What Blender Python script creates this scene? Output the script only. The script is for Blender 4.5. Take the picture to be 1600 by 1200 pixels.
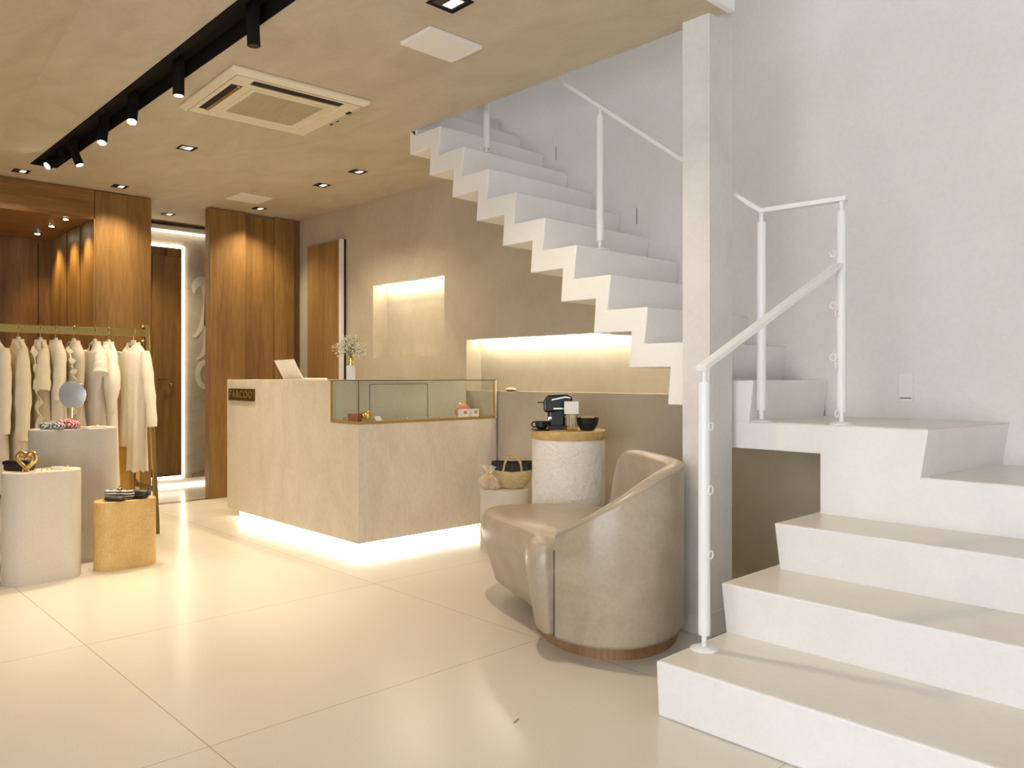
import bpy, bmesh, math, random
from mathutils import Vector, Matrix
random.seed(7)
PI = math.pi
scn = bpy.context.scene
COL = scn.collection
for o in list(bpy.data.objects): bpy.data.objects.remove(o)

# ---------------------------------------------------------------- camera
YAW = math.radians(46.424)
cam = bpy.data.objects.new('camera', bpy.data.cameras.new('camera'))
COL.objects.link(cam)
cam.location = (0, 0, 1.12)
cam.rotation_euler = (PI/2, 0, YAW)
cam.data.sensor_width = 36
cam.data.lens = 1237/1600*36
cam.data.shift_y = -10/1600
cam.data.clip_start = 0.02
scn.camera = cam

# ---------------------------------------------------------------- world, exposure
w = bpy.data.worlds.new('daylight'); scn.world = w; w.use_nodes = True
bg = w.node_tree.nodes['Background']
bg.inputs[0].default_value = (0.90, 0.935, 1.0, 1); bg.inputs[1].default_value = 3.9
vs = scn.view_settings
vs.view_transform = 'Standard'; vs.look = 'None'; vs.gamma = 1; vs.use_curve_mapping = False
vs.exposure = 0.66
WARM = (1.0, 0.83, 0.58)
LEDC = (1.0, 0.89, 0.70)
SPOT_W = 40
H = 2.694            # ceiling height

# ---------------------------------------------------------------- material helpers
def newmat(name):
    m = bpy.data.materials.new(name); m.use_nodes = True
    nt = m.node_tree; return m, nt, nt.nodes['Principled BSDF']
def N(nt, t, **k):
    n = nt.nodes.new(t)
    for a, b in k.items(): setattr(n, a, b)
    return n
def flat(name, col, rough=.5, metal=0, coat=0, emit=None, es=0, alpha=1, trans=0, ior=1.45, sheen=0):
    m, nt, b = newmat(name)
    b.inputs['Base Color'].default_value = (*col, 1); b.inputs['Roughness'].default_value = rough
    b.inputs['Metallic'].default_value = metal; b.inputs['Coat Weight'].default_value = coat
    b.inputs['Transmission Weight'].default_value = trans; b.inputs['IOR'].default_value = ior
    b.inputs['Sheen Weight'].default_value = sheen
    # faint procedural variation of roughness
    tc = N(nt, 'ShaderNodeTexCoord'); nz = N(nt, 'ShaderNodeTexNoise'); nz.inputs['Scale'].default_value = 9
    mr = N(nt, 'ShaderNodeMapRange'); mr.inputs[3].default_value = max(0, rough-.04); mr.inputs[4].default_value = min(1, rough+.04)
    nt.links.new(tc.outputs['Object'], nz.inputs['Vector']); nt.links.new(nz.outputs['Fac'], mr.inputs[0])
    if trans == 0: nt.links.new(mr.outputs[0], b.inputs['Roughness'])
    if emit: b.inputs['Emission Color'].default_value = (*emit, 1); b.inputs['Emission Strength'].default_value = es
    return m
def noisy(name, c1, c2, scale=2.2, rough=.6, detail=6, stretch=(1, 1, 1), bump=0, bscale=40, spec=.5, coat=0, fine=.25, lo=.35, hi=.65, dist=.0, bdist=.003):
    m, nt, b = newmat(name)
    tc = N(nt, 'ShaderNodeTexCoord'); mp = N(nt, 'ShaderNodeMapping'); mp.inputs['Scale'].default_value = stretch
    nt.links.new(tc.outputs['Object'], mp.inputs['Vector'])
    n1 = N(nt, 'ShaderNodeTexNoise'); n1.inputs['Scale'].default_value = scale; n1.inputs['Detail'].default_value = detail
    n1.inputs['Roughness'].default_value = .6; n1.inputs['Distortion'].default_value = dist
    n2 = N(nt, 'ShaderNodeTexNoise'); n2.inputs['Scale'].default_value = scale*16; n2.inputs['Detail'].default_value = 4
    nt.links.new(mp.outputs[0], n1.inputs['Vector']); nt.links.new(mp.outputs[0], n2.inputs['Vector'])
    mx = N(nt, 'ShaderNodeMix'); mx.inputs[0].default_value = fine
    nt.links.new(n1.outputs['Fac'], mx.inputs[2]); nt.links.new(n2.outputs['Fac'], mx.inputs[3])
    mr = N(nt, 'ShaderNodeMapRange'); mr.inputs[1].default_value = lo; mr.inputs[2].default_value = hi
    nt.links.new(mx.outputs[0], mr.inputs[0])
    mc = N(nt, 'ShaderNodeMix', data_type='RGBA'); mc.inputs[6].default_value = (*c1, 1); mc.inputs[7].default_value = (*c2, 1)
    nt.links.new(mr.outputs[0], mc.inputs[0]); nt.links.new(mc.outputs[2], b.inputs['Base Color'])
    b.inputs['Roughness'].default_value = rough; b.inputs['Specular IOR Level'].default_value = spec; b.inputs['Coat Weight'].default_value = coat
    if bump:
        n3 = N(nt, 'ShaderNodeTexNoise'); n3.inputs['Scale'].default_value = bscale; n3.inputs['Detail'].default_value = 5
        nt.links.new(tc.outputs['Object'], n3.inputs['Vector'])
        bp = N(nt, 'ShaderNodeBump'); bp.inputs['Strength'].default_value = bump; bp.inputs['Distance'].default_value = bdist
        nt.links.new(n3.outputs['Fac'], bp.inputs['Height']); nt.links.new(bp.outputs[0], b.inputs['Normal'])
    return m
def wood(name, c1, c2, c3, rough=.42, axis='z', plank=0):
    m, nt, b = newmat(name)
    tc = N(nt, 'ShaderNodeTexCoord'); mp = N(nt, 'ShaderNodeMapping')
    s = {'z': (7, 7, .55), 'y': (7, .55, 7), 'x': (.55, 7, 7)}[axis]; mp.inputs['Scale'].default_value = s
    nt.links.new(tc.outputs['Object'], mp.inputs['Vector'])
    n1 = N(nt, 'ShaderNodeTexNoise'); n1.inputs['Scale'].default_value = .9; n1.inputs['Detail'].default_value = 3; n1.inputs['Distortion'].default_value = .6
    n2 = N(nt, 'ShaderNodeTexNoise'); n2.inputs['Scale'].default_value = 8; n2.inputs['Detail'].default_value = 8; n2.inputs['Roughness'].default_value = .7
    nt.links.new(mp.outputs[0], n1.inputs['Vector']); nt.links.new(mp.outputs[0], n2.inputs['Vector'])
    r1 = N(nt, 'ShaderNodeValToRGB'); e = r1.color_ramp.elements
    e[0].position = .3; e[0].color = (*c1, 1); e[1].position = .68; e[1].color = (*c3, 1); x = r1.color_ramp.elements.new(.5); x.color = (*c2, 1)
    nt.links.new(n1.outputs['Fac'], r1.inputs[0])
    mr = N(nt, 'ShaderNodeMapRange'); mr.inputs[1].default_value = .3; mr.inputs[2].default_value = .7; mr.inputs[3].default_value = .70; mr.inputs[4].default_value = 1.18
    nt.links.new(n2.outputs['Fac'], mr.inputs[0])
    mc = N(nt, 'ShaderNodeMix', data_type='RGBA', blend_type='MULTIPLY'); mc.inputs[0].default_value = 1
    nt.links.new(r1.outputs[0], mc.inputs[6]); nt.links.new(mr.outputs[0], mc.inputs[7]); nt.links.new(mc.outputs[2], b.inputs['Base Color'])
    b.inputs['Roughness'].default_value = rough
    return m
def emis(name, col, s):
    m, nt, b = newmat(name)
    b.inputs['Base Color'].default_value = (.8, .8, .8, 1)
    b.inputs['Emission Color'].default_value = (*col, 1); b.inputs['Emission Strength'].default_value = s
    return m
def stripes(name, c1, c2, scale=60, direction='X'):
    m, nt, b = newmat(name)
    tc = N(nt, 'ShaderNodeTexCoord'); wv = N(nt, 'ShaderNodeTexWave'); wv.wave_type = 'BANDS'; wv.bands_direction = direction
    wv.inputs['Scale'].default_value = scale; wv.inputs['Distortion'].default_value = 1.2; wv.inputs['Detail'].default_value = 0
    nt.links.new(tc.outputs['Object'], wv.inputs['Vector'])
    r = N(nt, 'ShaderNodeValToRGB'); r.color_ramp.interpolation = 'CONSTANT'
    r.color_ramp.elements[0].color = (*c1, 1); r.color_ramp.elements[1].position = .62; r.color_ramp.elements[1].color = (*c2, 1)
    nt.links.new(wv.outputs['Fac'], r.inputs[0]); nt.links.new(r.outputs[0], b.inputs['Base Color']); b.inputs['Roughness'].default_value = .9
    return m

CEIL = noisy('ceiling microcement', (.50, .432, .328), (.605, .53, .415), 2.2, .75, stretch=(1, 1.8, 1), fine=.22, dist=.8)
CEMW = noisy('wall microcement', (.44, .385, .29), (.56, .495, .385), 1.5, .7, stretch=(1, 1, .8), fine=.18, dist=.5)
CEMB = noisy('fitting room cement', (.36, .31, .24), (.52, .46, .37), 2.6, .55, fine=.15, dist=.8)
WHITEW = noisy('white wall paint', (.74, .715, .68), (.79, .765, .73), 3, .8, fine=.4)
STAIRW = noisy('white stair paint', (.82, .80, .77), (.87, .855, .83), 4, .55, fine=.3, bump=.08, bscale=12)
STEPW = noisy('warm lit step paint', (.74, .675, .59), (.80, .735, .65), 3, .30, fine=.3)  # stair paint tinted cream for the warm light falling on the treads
PILL = noisy('pale pillar cement', (.62, .60, .565), (.72, .70, .665), 3, .75, fine=.2)
COUNT = noisy('counter microcement', (.60, .52, .41), (.73, .65, .53), 3.2, .6, stretch=(1, 1, .5), fine=.35, dist=.7, bump=.1, bscale=90)
GREYP = noisy('grey pedestal cement', (.50, .46, .405), (.585, .54, .48), 8, .8, fine=.6, bump=.12, bscale=150)
PALEP = noisy('pale pedestal cement', (.64, .575, .48), (.69, .625, .53), 5, .7, fine=.5)
SANDP = noisy('sand pedestal cement', (.55, .50, .41), (.62, .57, .48), 7, .8, fine=.5)
GOLDP = noisy('ochre pedestal', (.52, .33, .105), (.72, .50, .20), 7, .5, fine=.45, bump=.2, bscale=60)
ROUGHP = noisy('rough white plaster', (.74, .70, .64), (.84, .80, .74), 9, .9, fine=.4, bump=.9, bscale=38, bdist=.012)
CORK = noisy('cork tabletop', (.42, .26, .09), (.74, .52, .24), 22, .6, fine=.6, bump=.3, bscale=120)
LEATH = noisy('taupe leather', (.36, .295, .215), (.47, .395, .30), 4, .30, fine=.25, bump=.05, bscale=160, dist=.8)
WOODM = wood('warm veneer', (.19, .098, .028), (.26, .138, .040), (.315, .175, .056))
WOODD = wood('dark veneer', (.15, .072, .026), (.20, .10, .036), (.24, .125, .048))
WOODX = wood('soffit veneer', (.21, .10, .028), (.27, .13, .038), (.31, .16, .05), axis='y')
BASEW = wood('plinth wood', (.22, .12, .05), (.30, .17, .075), (.36, .21, .10))
BLK = flat('matt black', (.012, .011, .010), .45)
BLKG = flat('gloss black', (.008, .008, .009), .15)
TRACKM = flat('black track metal', (.014, .013, .011), .85)
TRACKM.node_tree.nodes['Principled BSDF'].inputs['Specular IOR Level'].default_value = .12
WHT = flat('white enamel', (.84, .835, .82), .35)
CREAMPL = flat('cream plastic', (.80, .72, .56), .45)
WPL = flat('white plastic', (.82, .80, .78), .45)
BRASS = flat('polished brass', (.50, .355, .13), .16, 1)
GOLDM = flat('bright gold', (.95, .70, .28), .16, 1)
BRONZ = flat('dark bronze plate', (.17, .105, .025), .35, .8)
BRONL = flat('worn brass letters', (.50, .38, .18), .35, .8)
CHR = flat('chrome', (.8, .8, .8), .12, 1)
MIRR = flat('mirror silver', (.9, .9, .88), .01, 1)
MIRG = flat('grey mirror disc', (.50, .52, .54), .35, .3)
CREAMC = [noisy('ivory cloth %d' % i, c, tuple(min(.93, k*1.12) for k in c), 14, .9, fine=.5, bump=.25, bscale=25, bdist=.006) for i, c in
          enumerate([(.80, .70, .53), (.76, .66, .47), (.78, .70, .54), (.70, .62, .49), (.72, .66, .56), (.84, .78, .66), (.86, .78, .64), (.80, .72, .58)])]
SHADOWC = flat('grey lining cloth', (.36, .33, .28), .9)
LED = emis('led strip', LEDC, 30)
LEDW = emis('soft led strip', LEDC, 3)
LEDB = emis('counter led strip', LEDC, 14)
LEDM = emis('mirror led frame', (1, .92, .76), 4.5)
LAMP = emis('lamp lens', (1, .93, .80), 30)
LAMPS = emis('downlight lens', (1, .88, .66), 1.4)
DARK = flat('dark gap', (.02, .015, .01), .8)
PRINT = flat('print ink', (.10, .09, .08), .7)
SCROLL = flat('pale painted scroll', (.66, .62, .54), .6)
GSTROKE = flat('gold painted stroke', (.55, .38, .10), .4)

def glassmat(name, col, rough=0):
    m, nt, b = newmat(name)
    b.inputs['Base Color'].default_value = (*col, 1); b.inputs['Roughness'].default_value = rough
    b.inputs['Transmission Weight'].default_value = 1; b.inputs['IOR'].default_value = 1.45
    # architectural glass: lets light through instead of casting a full shadow
    tr = N(nt, 'ShaderNodeBsdfTransparent'); tr.inputs[0].default_value = (*col, 1)
    gl = N(nt, 'ShaderNodeBsdfGlossy'); gl.inputs['Roughness'].default_value = .01
    fr = N(nt, 'ShaderNodeFresnel'); fr.inputs[0].default_value = 1.45
    mx = N(nt, 'ShaderNodeMixShader'); out = nt.nodes['Material Output']
    ge = N(nt, 'ShaderNodeNewGeometry'); iv = N(nt, 'ShaderNodeMath', operation='SUBTRACT'); iv.inputs[0].default_value = 1; nt.links.new(ge.outputs['Backfacing'], iv.inputs[1])
    ml = N(nt, 'ShaderNodeMath', operation='MULTIPLY'); nt.links.new(iv.outputs[0], ml.inputs[0]); nt.links.new(fr.outputs[0], ml.inputs[1])
    nt.links.new(ml.outputs[0], mx.inputs[0]); nt.links.new(tr.outputs[0], mx.inputs[1]); nt.links.new(gl.outputs[0], mx.inputs[2])
    nt.links.new(mx.outputs[0], out.inputs[0]); nt.nodes.remove(b)
    return m
GLASS = glassmat('display glass', (.955, .975, .96))
CLEAR = glassmat('clear glass', (.93, .94, .92))
def cellophane():
    m, nt, b = newmat('cellophane')
    b.inputs['Base Color'].default_value = (.8, .7, .58, 1); b.inputs['Roughness'].default_value = .1
    b.inputs['Alpha'].default_value = .35; return m
CELLO = cellophane()

def floor_mat():
    m, nt, b = newmat('cream terrazzo slabs')
    tc = N(nt, 'ShaderNodeTexCoord'); sp = N(nt, 'ShaderNodeSeparateXYZ'); nt.links.new(tc.outputs['Object'], sp.inputs[0])
    def line(out, off, per):
        a = N(nt, 'ShaderNodeMath', operation='ADD'); a.inputs[1].default_value = -off + 50*per; nt.links.new(out, a.inputs[0])
        d = N(nt, 'ShaderNodeMath', operation='MODULO'); d.inputs[1].default_value = per; nt.links.new(a.outputs[0], d.inputs[0])
        s = N(nt, 'ShaderNodeMath', operation='LESS_THAN'); s.inputs[1].default_value = .0035; nt.links.new(d.outputs[0], s.inputs[0])
        return s
    lx = line(sp.outputs[0], -2.377, 1.258); ly = line(sp.outputs[1], .989, 1.433)
    mx = N(nt, 'ShaderNodeMath', operation='MAXIMUM'); nt.links.new(lx.outputs[0], mx.inputs[0]); nt.links.new(ly.outputs[0], mx.inputs[1])
    n = N(nt, 'ShaderNodeTexNoise'); n.inputs['Scale'].default_value = 140; n.inputs['Detail'].default_value = 2; nt.links.new(tc.outputs['Object'], n.inputs['Vector'])
    n2 = N(nt, 'ShaderNodeTexNoise'); n2.inputs['Scale'].default_value = 1.2; n2.inputs['Detail'].default_value = 4; nt.links.new(tc.outputs['Object'], n2.inputs['Vector'])
    r = N(nt, 'ShaderNodeValToRGB'); e = r.color_ramp.elements; e[0].position = .27; e[0].color = (.53, .43, .31, 1); e[1].position = .40; e[1].color = (.70, .64, .55, 1)
    nt.links.new(n.outputs['Fac'], r.inputs[0])
    c2 = N(nt, 'ShaderNodeMix', data_type='RGBA'); c2.inputs[6].default_value = (.67, .61, .52, 1); c2.inputs[7].default_value = (.74, .69, .60, 1)
    nt.links.new(n2.outputs['Fac'], c2.inputs[0])
    c = N(nt, 'ShaderNodeMix', data_type='RGBA'); c.inputs[0].default_value = .45; nt.links.new(c2.outputs[2], c.inputs[6]); nt.links.new(r.outputs[0], c.inputs[7])
    j = N(nt, 'ShaderNodeMix', data_type='RGBA'); j.inputs[7].default_value = (.46, .34, .18, 1)
    nt.links.new(mx.outputs[0], j.inputs[0]); nt.links.new(c.outputs[2], j.inputs[6]); nt.links.new(j.outputs[2], b.inputs['Base Color'])
    b.inputs['Roughness'].default_value = .2; b.inputs['Specular IOR Level'].default_value = .5
    rr = N(nt, 'ShaderNodeMapRange'); rr.inputs[3].default_value = .13; rr.inputs[4].default_value = .30; nt.links.new(n2.outputs['Fac'], rr.inputs[0]); nt.links.new(rr.outputs[0], b.inputs['Roughness'])
    return m
FLOOR = floor_mat()

# ---------------------------------------------------------------- mesh helpers
class B:
    def __init__(s): s.bm = bmesh.new()
    def box(s, x0, x1, y0, y1, z0, z1):
        v = [s.bm.verts.new((x, y, z)) for z in (z0, z1) for y in (y0, y1) for x in (x0, x1)]
        for f in ((0, 2, 3, 1), (4, 5, 7, 6), (0, 1, 5, 4), (2, 6, 7, 3), (0, 4, 6, 2), (1, 3, 7, 5)): s.bm.faces.new([v[i] for i in f])
        return s
    def prism(s, pts, axis, a, b):
        def P(p, t): return {'x': (t, p[0], p[1]), 'y': (p[0], t, p[1]), 'z': (p[0], p[1], t)}[axis]
        A = [s.bm.verts.new(P(p, a)) for p in pts]; Bv = [s.bm.verts.new(P(p, b)) for p in pts]
        s.bm.faces.new(A); s.bm.faces.new(Bv[::-1]); n = len(pts)
        for i in range(n): s.bm.faces.new((A[i], Bv[i], Bv[(i+1) % n], A[(i+1) % n]))
        return s
    def rings(s, rings, cap=True, closed=True):
        R = [[s.bm.verts.new(p) for p in r] for r in rings]; n = len(R[0])
        for a, b in zip(R, R[1:]):
            for i in range(n if closed else n-1): s.bm.faces.new((a[i], a[(i+1) % n], b[(i+1) % n], b[i]))
        if cap: s.bm.faces.new(R[0][::-1]); s.bm.faces.new(R[-1])
        return s
    def lathe(s, prof, c=(0, 0), n=32, cap=True, sx=1, sy=1):
        return s.rings([[(c[0]+r*sx*math.cos(2*PI*i/n), c[1]+r*sy*math.sin(2*PI*i/n), z) for i in range(n)] for r, z in prof], cap)
    def tube(s, pts, r, n=10, cap=True):
        pts = [Vector(p) for p in pts]; rs = r if isinstance(r, (list, tuple)) else [r]*len(pts)
        up = Vector((0, 0, 1)); rings = []; prev = None
        for i, p in enumerate(pts):
            d = (pts[min(i+1, len(pts)-1)]-pts[max(i-1, 0)]).normalized()
            if prev is None: u = d.cross(up if abs(d.z) < .95 else Vector((1, 0, 0))).normalized()
            else: u = (prev-d*prev.dot(d)).normalized()
            prev = u; v = d.cross(u)
            rings.append([p+(u*math.cos(2*PI*k/n)+v*math.sin(2*PI*k/n))*rs[i] for k in range(n)])
        return s.rings(rings, cap)
    def ball(s, c, r, sx=1, sy=1, sz=1, n=10):
        m = Matrix.Translation(c) @ Matrix.Diagonal((sx, sy, sz, 1))
        bmesh.ops.create_uvsphere(s.bm, u_segments=n*2 if n > 5 else 8, v_segments=n, radius=r, matrix=m); return s
    def ico(s, c, r):
        bmesh.ops.create_icosphere(s.bm, subdivisions=1, radius=r, matrix=Matrix.Translation(c)); return s
    def torus(s, c, R, r, axis='y', n=20, arc=2*PI, a0=0):
        pts = []
        for i in range(n+1):
            t = a0+arc*i/n; x, y = R*math.cos(t), R*math.sin(t)
            pts.append({'y': (c[0]+x, c[1], c[2]+y), 'x': (c[0], c[1]+x, c[2]+y), 'z': (c[0]+x, c[1]+y, c[2])}[axis])
        return s.tube(pts, r, 8, cap=True)
    def make(s, name, mat, parent=None, smooth=False, bevel=0, seg=2, subd=0, loc=None, ang=35):
        bmesh.ops.recalc_face_normals(s.bm, faces=s.bm.faces)
        me = bpy.data.meshes.new(name); s.bm.to_mesh(me); s.bm.free()
        me.materials.append(mat)
        o = bpy.data.objects.new(name, me); COL.objects.link(o)
        if parent: o.parent = parent
        if loc: o.location = loc
        if smooth:
            me.polygons.foreach_set('use_smooth', [True]*len(me.polygons))
            try: me.set_sharp_from_angle(angle=math.radians(ang))
            except Exception: pass
        if bevel:
            b = o.modifiers.new('bevel', 'BEVEL'); b.width = bevel; b.segments = seg; b.limit_method = 'ANGLE'; b.angle_limit = math.radians(40)
        if subd:
            d = o.modifiers.new('subd', 'SUBSURF'); d.levels = subd; d.render_levels = subd
        return o
def tag(o, label, cat, group=None, kind=None):
    o['label'] = label; o['category'] = cat
    if group: o['group'] = group
    if kind: o['kind'] = kind
    return o
def thing(name, label, cat, loc=(0, 0, 0), rz=0, group=None):
    o = bpy.data.objects.new(name, None); COL.objects.link(o); o.empty_display_size = .05
    o.location = loc; o.rotation_euler = (0, 0, rz)
    return tag(o, label, cat, group)
def struct(o): o['kind'] = 'structure'; return o
def copy_tree(o, parent=None):
    c = o.copy(); COL.objects.link(c); c.parent = parent
    for ch in [x for x in bpy.data.objects if x.parent == o]: copy_tree(ch, c)
    return c
def cat_closed(pts, per=8):
    out = []; n = len(pts)
    for i in range(n):
        p0, p1, p2, p3 = pts[i-1], pts[i], pts[(i+1) % n], pts[(i+2) % n]
        for k in range(per):
            t = k/per
            out.append(tuple(.5*((2*p1[j])+(-p0[j]+p2[j])*t+(2*p0[j]-5*p1[j]+4*p2[j]-p3[j])*t*t+(-p0[j]+3*p1[j]-3*p2[j]+p3[j])*t**3) for j in range(len(p1))))
    return out
def cat_open(pts, per=8):
    out = []; n = len(pts)
    for i in range(n-1):
        p0, p1, p2, p3 = pts[max(i-1, 0)], pts[i], pts[i+1], pts[min(i+2, n-1)]
        for k in range(per):
            t = k/per
            out.append(tuple(.5*((2*p1[j])+(-p0[j]+p2[j])*t+(2*p0[j]-5*p1[j]+4*p2[j]-p3[j])*t*t+(-p0[j]+3*p1[j]-3*p2[j]+p3[j])*t**3) for j in range(len(p1))))
    out.append(tuple(pts[-1])); return out
def spot(parent, loc, power, size=100, aim=(0, 0, -1), col=WARM, r=.03, blend=1.0):
    l = bpy.data.lights.new('lamp_light', 'SPOT'); l.energy = power; l.color = col; l.spot_size = math.radians(size); l.spot_blend = blend; l.shadow_soft_size = r
    o = bpy.data.objects.new('lamp_light', l); COL.objects.link(o); o.parent = parent; o.location = loc
    o.rotation_euler = Vector(aim).to_track_quat('-Z', 'Y').to_euler(); return o

# ================================================================ SETTING
def wall_faces(b, x0, x1, z0, z1, y0, y1, holes):
    xs = sorted({x0, x1, *[h[0] for h in holes], *[h[1] for h in holes]}); zs = sorted({z0, z1, *[h[2] for h in holes], *[h[3] for h in holes]})
    for i in range(len(xs)-1):
        for j in range(len(zs)-1):
            cx, cz = .5*(xs[i]+xs[i+1]), .5*(zs[j]+zs[j+1])
            if any(h[0] < cx < h[1] and h[2] < cz < h[3] for h in holes): continue
            b.box(xs[i], xs[i+1], y0, y1, zs[j], zs[j+1])
    return b
struct(B().box(-9.0, 2.6, -3.0, 3.95, -.10, 0).make('floor', FLOOR))
struct(B().box(-8.3, -7.21, 2.50, 3.95, -.002, .0015).make('floor', noisy('fitting room floor', (.42, .36, .26), (.50, .44, .33), 3, .22)))

# ceiling slab with the recessed black light slot and the stair void cut out
def slab(xs, ys, skip, z0, z1):
    b = B()
    for i in range(len(xs)-1):
        for j in range(len(ys)-1):
            if not skip(.5*(xs[i]+xs[i+1]), .5*(ys[j]+ys[j+1])): b.box(xs[i], xs[i+1], ys[j], ys[j+1], z0, z1)
    bmesh.ops.remove_doubles(b.bm, verts=b.bm.verts, dist=1e-5)
    b.bm.verts.index_update()
    # drop the doubled inner walls
    seen = {}
    for f in b.bm.faces: seen.setdefault(tuple(sorted(v.index for v in f.verts)), []).append(f)
    bad = [f for k in seen.values() if len(k) > 1 for f in k]
    bmesh.ops.delete(b.bm, geom=bad, context='FACES_ONLY')
    return b
def sk(x, y):
    if -6.68 < x < -1.95 and 1.445 < y < 1.625: return True
    if x > -4.139 and y > 3.03: return True
    return False
b = slab([-9.0, -6.68, -4.139, -1.95, -1.83], [-3.0, 1.445, 1.625, 3.03], sk, H, H+.26)
struct(b.make('ceiling', CEIL))
struct(B().box(-9.0, -4.139, 3.03, 3.95, H, H+.14).make('ceiling', CEIL))
# sheet added under the left ceiling, sloped to imitate a light cutoff there
b = B(); v = [b.bm.verts.new(p) for p in [(-1.84, .86, H-.001), (-6.3, 1.17, H-.001), (-6.3, -2.9, H-.03), (-1.84, -2.9, H-1.5)]]
b.bm.faces.new((v[0], v[1], v[3])); b.bm.faces.new((v[1], v[2], v[3]))
v2 = [b.bm.verts.new((p.co.x, p.co.y, H+.01)) for p in v]
b.bm.faces.new((v2[0], v2[3], v2[1])); b.bm.faces.new((v2[1], v2[3], v2[2]))
for i in range(4): b.bm.faces.new((v[i], v[(i+1) % 4], v2[(i+1) % 4], v2[i]))
struct(b.make('ceiling', CEIL))
# high ceiling over the double-height front and the stair void
struct(B().box(-6.5, 2.6, -3.0, 3.95, 5.6, 5.75).make('ceiling', WHITEW))
struct(B().box(-1.829, -1.80, -3.0, 3.03, H-.004, 3.0).make('trim_1', WHT))
struct(B().box(-9.0, -1.84, -3.1, -3.0, 0, 2.95).make('wall_left', CEMW))
struct(B().box(-1.84, 2.6, -3.1, -3.0, 2.7, 5.6).make('wall_left', WHITEW))
struct(B().box(-6.5, -6.4, -3.0, 3.95, 2.96, 5.6).make('wall_upper', WHITEW))
struct(wall_faces(B(), -6.5, -1.84, 2.96, 5.6, -3.1, -3.0, [(-5.6, -3.4, 3.3, 4.7)]).make('wall_upper', WHITEW))
struct(B().box(2.6, 2.7, -3.0, 4.2, 0, 5.75).make('wall_front', WHITEW))
struct(B().box(-9.1, -9.0, -3.1, 4.05, 0, H+.26).make('wall_back', CEMB))
# right wall: grey microcement under the stairs with two niches, white paint above and to the front
niches = [(-5.939, -4.934, 1.295, 1.937), (-4.659, -2.30, 1.02, 1.412)]
b = wall_faces(B(), -9.0, -1.90, 0, H, 3.95, 4.10, niches); b.box(-9.0, -1.90, 4.10, 4.2, 0, H)
struct(b.make('wall_right', CEMW))
# white wall above stair line is a skin of paint 2 mm thick following the stair profile
X0, Z0, GX, GZ = -1.81, 1.107, .2235, .1731
def nose(k): return (X0-GX*k, Z0+GZ*k)
prof = [(2.6, .60), (-1.48, .60), (-1.48, .90), (-1.82, .90)]
for k in range(0, 10):
    x, z = nose(k); prof += [(x-.03, z-.02), (x-GX-.03, z-.02)]
prof += [(nose(9)[0]-GX-.03, H+.0), (-6.4, 3.3), (-6.4, 5.6), (2.6, 5.6)]
struct(B().prism(prof, 'y', 3.944, 3.9499).make('wall_right', WHITEW))
struct(B().box(-9.0, 2.6, 3.95, 4.2, H, 5.6).make('wall_right', WHITEW))
struct(B().box(-1.90, 2.6, 3.95, 4.2, 0, H).make('wall_right', CEMW))

# led strips of the niches, cove and fitting-room baseboard
def strip(name, label, x0, x1, y0, y1, z0, z1, mat=LED, group='led light strips'):
    return tag(B().box(x0, x1, y0, y1, z0, z1).make(name, mat), label, 'light strip', group)
strip('led_strip', 'warm led strip along the top of the square wall niche', -5.92, -4.95, 4.03, 4.045, 1.928, 1.937)
strip('led_strip', 'warm led strip along the top of the long niche under the stairs', -4.64, -2.32, 4.03, 4.045, 1.403, 1.412)
strip('led_strip', 'glowing cove strip where the fitting room wall meets the ceiling', -8.27, -8.25, 2.51, 3.94, 2.60, 2.612, LEDW)
strip('led_strip', 'glowing strip along the foot of the fitting room wall', -8.285, -8.27, 2.51, 3.94, .012, .020, LEDW)

# ---- fitting room behind the wooden partitions
struct(B().box(-8.42, -8.30, 2.494, 3.95, 0, H).make('wall_fitting_room', CEMB))
struct(B().box(-8.30, -8.18, 2.50, 3.949, 2.615, 2.655).make('trim_2', WPL))
struct(B().box(-8.30, -8.287, 2.50, 3.949, 0, .075).make('baseboard_back', WPL))
struct(B().box(-7.26, -7.20, 2.494, 3.005, .0005, .003).make('trim_3', BRASS))
# mirror
mt = thing('wall_mirror', 'tall rectangular mirror with a glowing light frame in the fitting room', 'mirror', (-8.30, 2.84, .09))
B().box(.004, .02, -.33, .33, .02, 2.36).make('mirror_glass', MIRR, mt)
b = B(); b.box(.004, .026, -.352, -.33, 0, 2.385).box(.004, .026, .33, .352, 0, 2.385).box(.004, .026, -.33, .33, 2.36, 2.385).box(.004, .026, -.33, .33, 0, .02)
b.make('light_frame', LEDM, mt)
# painted scroll on the wall
ms = thing('wall_painting', 'pale curling letter shape painted on the grey fitting room wall', 'mural', (-8.298, 3.36, 1.6))
def ribbon(pts, name, mat, parent, t=.003):
    # pts: (y, z, halfwidth)
    P = cat_open(pts, 8); L, R_ = [], []
    for i, p in enumerate(P):
        a = P[max(i-1, 0)]; c = P[min(i+1, len(P)-1)]; d = Vector((c[0]-a[0], c[1]-a[1])).normalized(); n = Vector((-d.y, d.x))
        L.append((p[0]+n.x*p[2], p[1]+n.y*p[2])); R_.append((p[0]-n.x*p[2], p[1]-n.y*p[2]))
    b = B(); b.rings([[(0, l[0], l[1]), (t, l[0], l[1]), (t, r[0], r[1]), (0, r[0], r[1])] for l, r in zip(L, R_)])
    return b.make(name, mat, parent)
ribbon([(-.06, .40, .004), (-.055, .47, .03), (0, .53, .05), (.06, .50, .055), (.08, .34, .04), (.055, .16, .035), (.0, .02, .022), (-.05, -.05, .016), (-.075, -.03, .004)], 'scroll', SCROLL, ms)
ribbon([(.085, .42, .03), (.075, .1, .03), (.07, -.10, .03), (.03, -.24, .018), (-.03, -.285, .010)], 'scroll', SCROLL, ms)
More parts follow.
